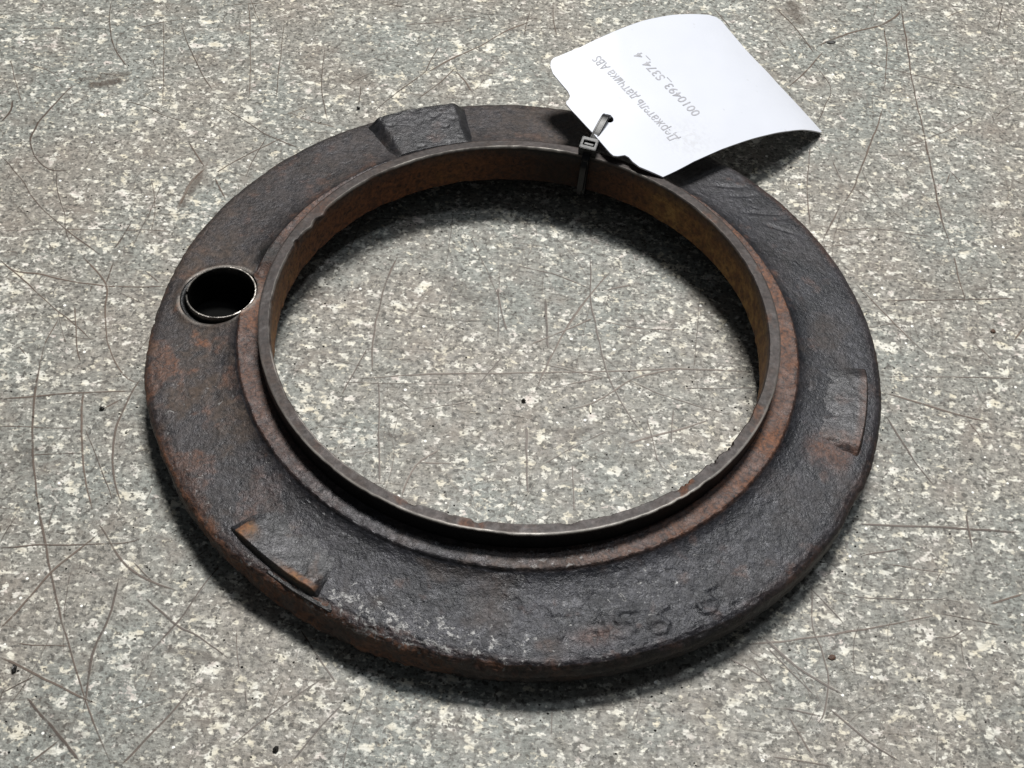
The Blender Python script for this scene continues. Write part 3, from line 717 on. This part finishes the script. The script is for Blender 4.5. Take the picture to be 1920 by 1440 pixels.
# ------------------------------------------------------------------ the cable tie
tie = empty('cable_tie', tuple(at(1105, 275, .112)*S))
tag_(tie, 'small black plastic cable tie looped round the ring and through the tag hole', 'cable tie')
def to_tie(o): o.parent = tie; o.matrix_parent_inverse = Matrix.Translation(-Vector(tie.location))
def strap_mesh(path, wdir, width, thick, name, taper=None):
    P = np.array(path, float); Q = []
    n = len(P)
    for i in range(n-1):
        p0 = P[max(i-1, 0)]; p1 = P[i]; p2 = P[i+1]; p3 = P[min(i+2, n-1)]
        for j in range(8):
            t = j/8; Q.append(.5*((2*p1)+(-p0+p2)*t+(2*p0-5*p1+4*p2-p3)*t*t+(-p0+3*p1-3*p2+p3)*t**3))
    Q.append(P[-1]); Q = np.array(Q); k = len(Q)
    T = np.gradient(Q, axis=0); T /= np.linalg.norm(T, axis=1)[:, None]
    Wd = np.array(wdir, float); Wd = Wd-(T@Wd)[:, None]*T; Wd /= np.linalg.norm(Wd, axis=1)[:, None]
    Nn = np.cross(T, Wd)
    V = []; F = []
    cs = [(-.5, -.32), (-.42, -.5), (.42, -.5), (.5, -.32), (.5, .32), (.42, .5), (.30, .5), (.26, .36), (-.26, .36), (-.30, .5), (-.42, .5), (-.5, .32)]
    m = len(cs)
    for i in range(k):
        ww = width*(taper(i/(k-1)) if taper else 1)
        for a, b in cs: V.append(Q[i]+Wd[i]*a*ww+Nn[i]*b*thick)
    for i in range(k-1):
        for j in range(m): F.append((i*m+j, i*m+(j+1) % m, (i+1)*m+(j+1) % m, (i+1)*m+j))
    F.append(list(range(m))[::-1]); F.append([(k-1)*m+j for j in range(m)])
    o = link_mesh(name, V, F, M_TIE)
    bm = bmesh.new(); bm.from_mesh(o.data); bmesh.ops.recalc_face_normals(bm, faces=bm.faces); bm.to_mesh(o.data); bm.free()
    sharp(o, 40); to_tie(o); return o
hole3 = patch(hc[0], hc[1]); hn = patch_n(np.array(hc[0]), np.array(hc[1]))
head = at(1104, 277, .124)
ax = math.atan2(head[1], head[0]); er = np.array([math.cos(ax), math.sin(ax), 0]); et = np.array([-math.sin(ax), math.cos(ax), 0]); ez = np.array([0, 0, 1.])
def rz(r, z, off=0): return er*r+et*off+ez*z
W_T = .024; T_T = .012
hp = hole3+hn*.010+at(1131, 224, .2)*0-et*.0+np.array([-.008, -.006, 0])
# loop: out of the head, up through the tag, down behind the flange, under the rim and up the inner wall
path = [head+er*.005-ez*.004, head+(hp-head)*.45+ez*.004, head+(hp-head)*.85+ez*.006, hp+np.array([.002, .006, -.001]), hole3+np.array([.004, .014, -.016]),
        rz(.86, .085, -.03), rz(.95, .050, -.015), rz(1.012, .010), rz(1.018, -.045), rz(1.000, -.0850), rz(.95, -.0860), rz(.84, -.066), rz(.72, -.044), rz(.660, -.034), rz(.6575, .0), rz(.6570, .06), rz(.6590, .105), head-er*.004-ez*.010]
strap_mesh(path, et, W_T, T_T, 'strap')
strap_mesh([head-er*.010, rz(.650, .085, .001), rz(.646, .045, .002), rz(.644, .0, .003), rz(.640, -.020, .004)], et, W_T*.85, T_T*.8, 'tail', lambda s: 1-.45*max(0, (s-.75)/.25))
def build_head():
    # a small box with bevelled edges, a slot through it and the tongue of the pawl
    d = (hp-head); d /= np.linalg.norm(d)
    bm = bmesh.new()
    w, t, h = .054, .044, .038
    outer = [(-.5, -.5), (.5, -.5), (.5, .5), (-.5, .5)]
    def ringv(z, s, ins=1.): return [bm.verts.new((a*w*s*ins, b*t*s*ins, z)) for a, b in outer]
    o0 = ringv(-h/2, .90); o1 = ringv(-h/2+.004, 1.); o2 = ringv(h/2-.004, 1.); o3 = ringv(h/2, .90)
    s3 = [bm.verts.new((a*w*.66, b*t*.40, h/2)) for a, b in outer]; s2 = [bm.verts.new((a*w*.62, b*t*.36, -h/2+.006)) for a, b in outer]
    def band(A, B):
        for i in range(4): bm.faces.new((A[i], A[(i+1) % 4], B[(i+1) % 4], B[i]))
    band(o0, o1); band(o1, o2); band(o2, o3); band(o3, s3); band(s3, s2); bm.faces.new(s2); bm.faces.new(o0[::-1])
    bmesh.ops.recalc_face_normals(bm, faces=bm.faces)
    bmesh.ops.bevel(bm, geom=[e for e in bm.edges], offset=.0012, segments=2, affect='EDGES')
    # local frame: x along et (strap width), z outward from the opening face
    zc = np.array(-w_*.55+ez*.75); zc = zc-et*(zc@et); zc /= np.linalg.norm(zc); yc = np.cross(zc, et)
    pos = head+ez*.004
    V = [et*v.co.x+yc*v.co.y+zc*v.co.z+pos for v in bm.verts]; bm.verts.index_update()
    F = [[v.index for v in f.verts] for f in bm.faces]; bm.free()
    o = link_mesh('head', V, F, M_TIE, smooth=False); to_tie(o)
    bm = bmesh.new()
    bmesh.ops.create_cube(bm, size=1)
    V = [et*v.co.x*w*.50+yc*(v.co.y*t*.13+.0015)+zc*(v.co.z*h*.5+h*.22-.001)+pos for v in bm.verts]; F = [[v.index for v in f.verts] for f in bm.faces]
    bm.free()
    p = link_mesh('pawl', V, F, M_TIE, smooth=False); p.parent = o
build_head()

# ------------------------------------------------------------------ crumbs lying on the bench
M_BLACKGRIT = mat_simple('black_grit', (.015, .014, .013), .5)
M_WHITEGRIT = mat_simple('pale_chip', (.78, .74, .62), .45)
M_BROWNGRIT = mat_simple('rust_crumb', (.07, .035, .02), .7)
def crumb(px, py, lx, ly, a, mat, name, label, seed, hz=.006):
    c = at(px, py); bm = bmesh.new(); bmesh.ops.create_icosphere(bm, subdivisions=2, radius=1)
    V = np.array([v.co[:] for v in bm.verts]); F = [[v.index for v in f.verts] for f in bm.faces]; bm.free()
    V *= (1+fbm(V+seed*3.1, 1.5, 2, seed)[:, None]*.7)
    V = V*np.array([lx, ly, hz]); V[:, 2] -= V[:, 2].min()*.6
    ca, sa = math.cos(a), math.sin(a)
    X = np.c_[c[0]+V[:, 0]*ca-V[:, 1]*sa, c[1]+V[:, 0]*sa+V[:, 1]*ca, TZ+.001+np.maximum(V[:, 2], 0)]
    o = link_mesh(name, X, F, mat, smooth=False); tag_(o, label, 'crumb', 'crumbs lying on the bench'); return o
crumb(981, 753, .0065, .0050, .3, M_BLACKGRIT, 'grit_crumb', 'black grit crumb on the bench inside the ring opening', 1)
crumb(1107, 768, .0035, .0130, .1, M_WHITEGRIT, 'paint_flake', 'slim cream paint flake on the bench inside the ring opening', 2, .003)
crumb(27, 1256, .0055, .0110, .1, M_BLACKGRIT, 'grit_crumb', 'elongated dark crumb near the lower left corner of the bench', 3)
crumb(1559, 1233, .0085, .0070, 0, M_BROWNGRIT, 'rust_crumb', 'round dull brown spot on the bench right of the ring near the bottom', 4, .002)
crumb(518, 1405, .0065, .0065, 0, M_BLACKGRIT, 'grit_crumb', 'round black crumb on the bench below the ring near the bottom edge', 5)
crumb(1861, 622, .0065, .0060, 0, M_BROWNGRIT, 'grit_crumb', 'brown crumb on the bench near the right edge of the picture', 6, .003)
crumb(191, 768, .0060, .0040, .5, M_BLACKGRIT, 'grit_crumb', 'small black crumb on the bench left of the ring', 7)
crumb(672, 204, .0060, .0050, 0, M_BLACKGRIT, 'grit_crumb', 'small black crumb on the bench just behind the far pad of the ring', 8)
crumb(1557, 80, .0160, .0065, .2, M_BLACKGRIT, 'grit_crumb', 'flat dark crumb at the end of the thick scratch at the upper right', 9, .002)
def build_grit():
    V = []; F = []
    for k in range(640):
        px, py = random.uniform(-10, 1930), random.uniform(-10, 1450)
        c = at(px, py); s = random.uniform(.0012, .0036)
        if k > 380:
            a = random.uniform(0, 6.283); rr = random.choice([1.0+abs(random.gauss(0, .07)), .66-abs(random.gauss(0, .06))]); c = np.array([rr*math.cos(a), rr*math.sin(a), TZ])
        elif .66 < math.hypot(c[0], c[1]) < 1.0: continue
        b = len(V); m = 6; a0 = random.uniform(0, 6)
        for i in range(m):
            a = a0+i*2*math.pi/m; rr = s*random.uniform(.6, 1.3); V.append((c[0]+rr*math.cos(a), c[1]+rr*.8*math.sin(a), TZ+.0008))
        V.append((c[0]+s*.2, c[1], TZ+.0008+s*.8)); 
        for i in range(m): F.append((b+i, b+(i+1) % m, b+m))
    o = link_mesh('grit', V, F, M_BLACKGRIT, smooth=False); o['kind'] = 'stuff'; o['label'] = 'fine black grit scattered over the bench'; o['category'] = 'grit'
build_grit()
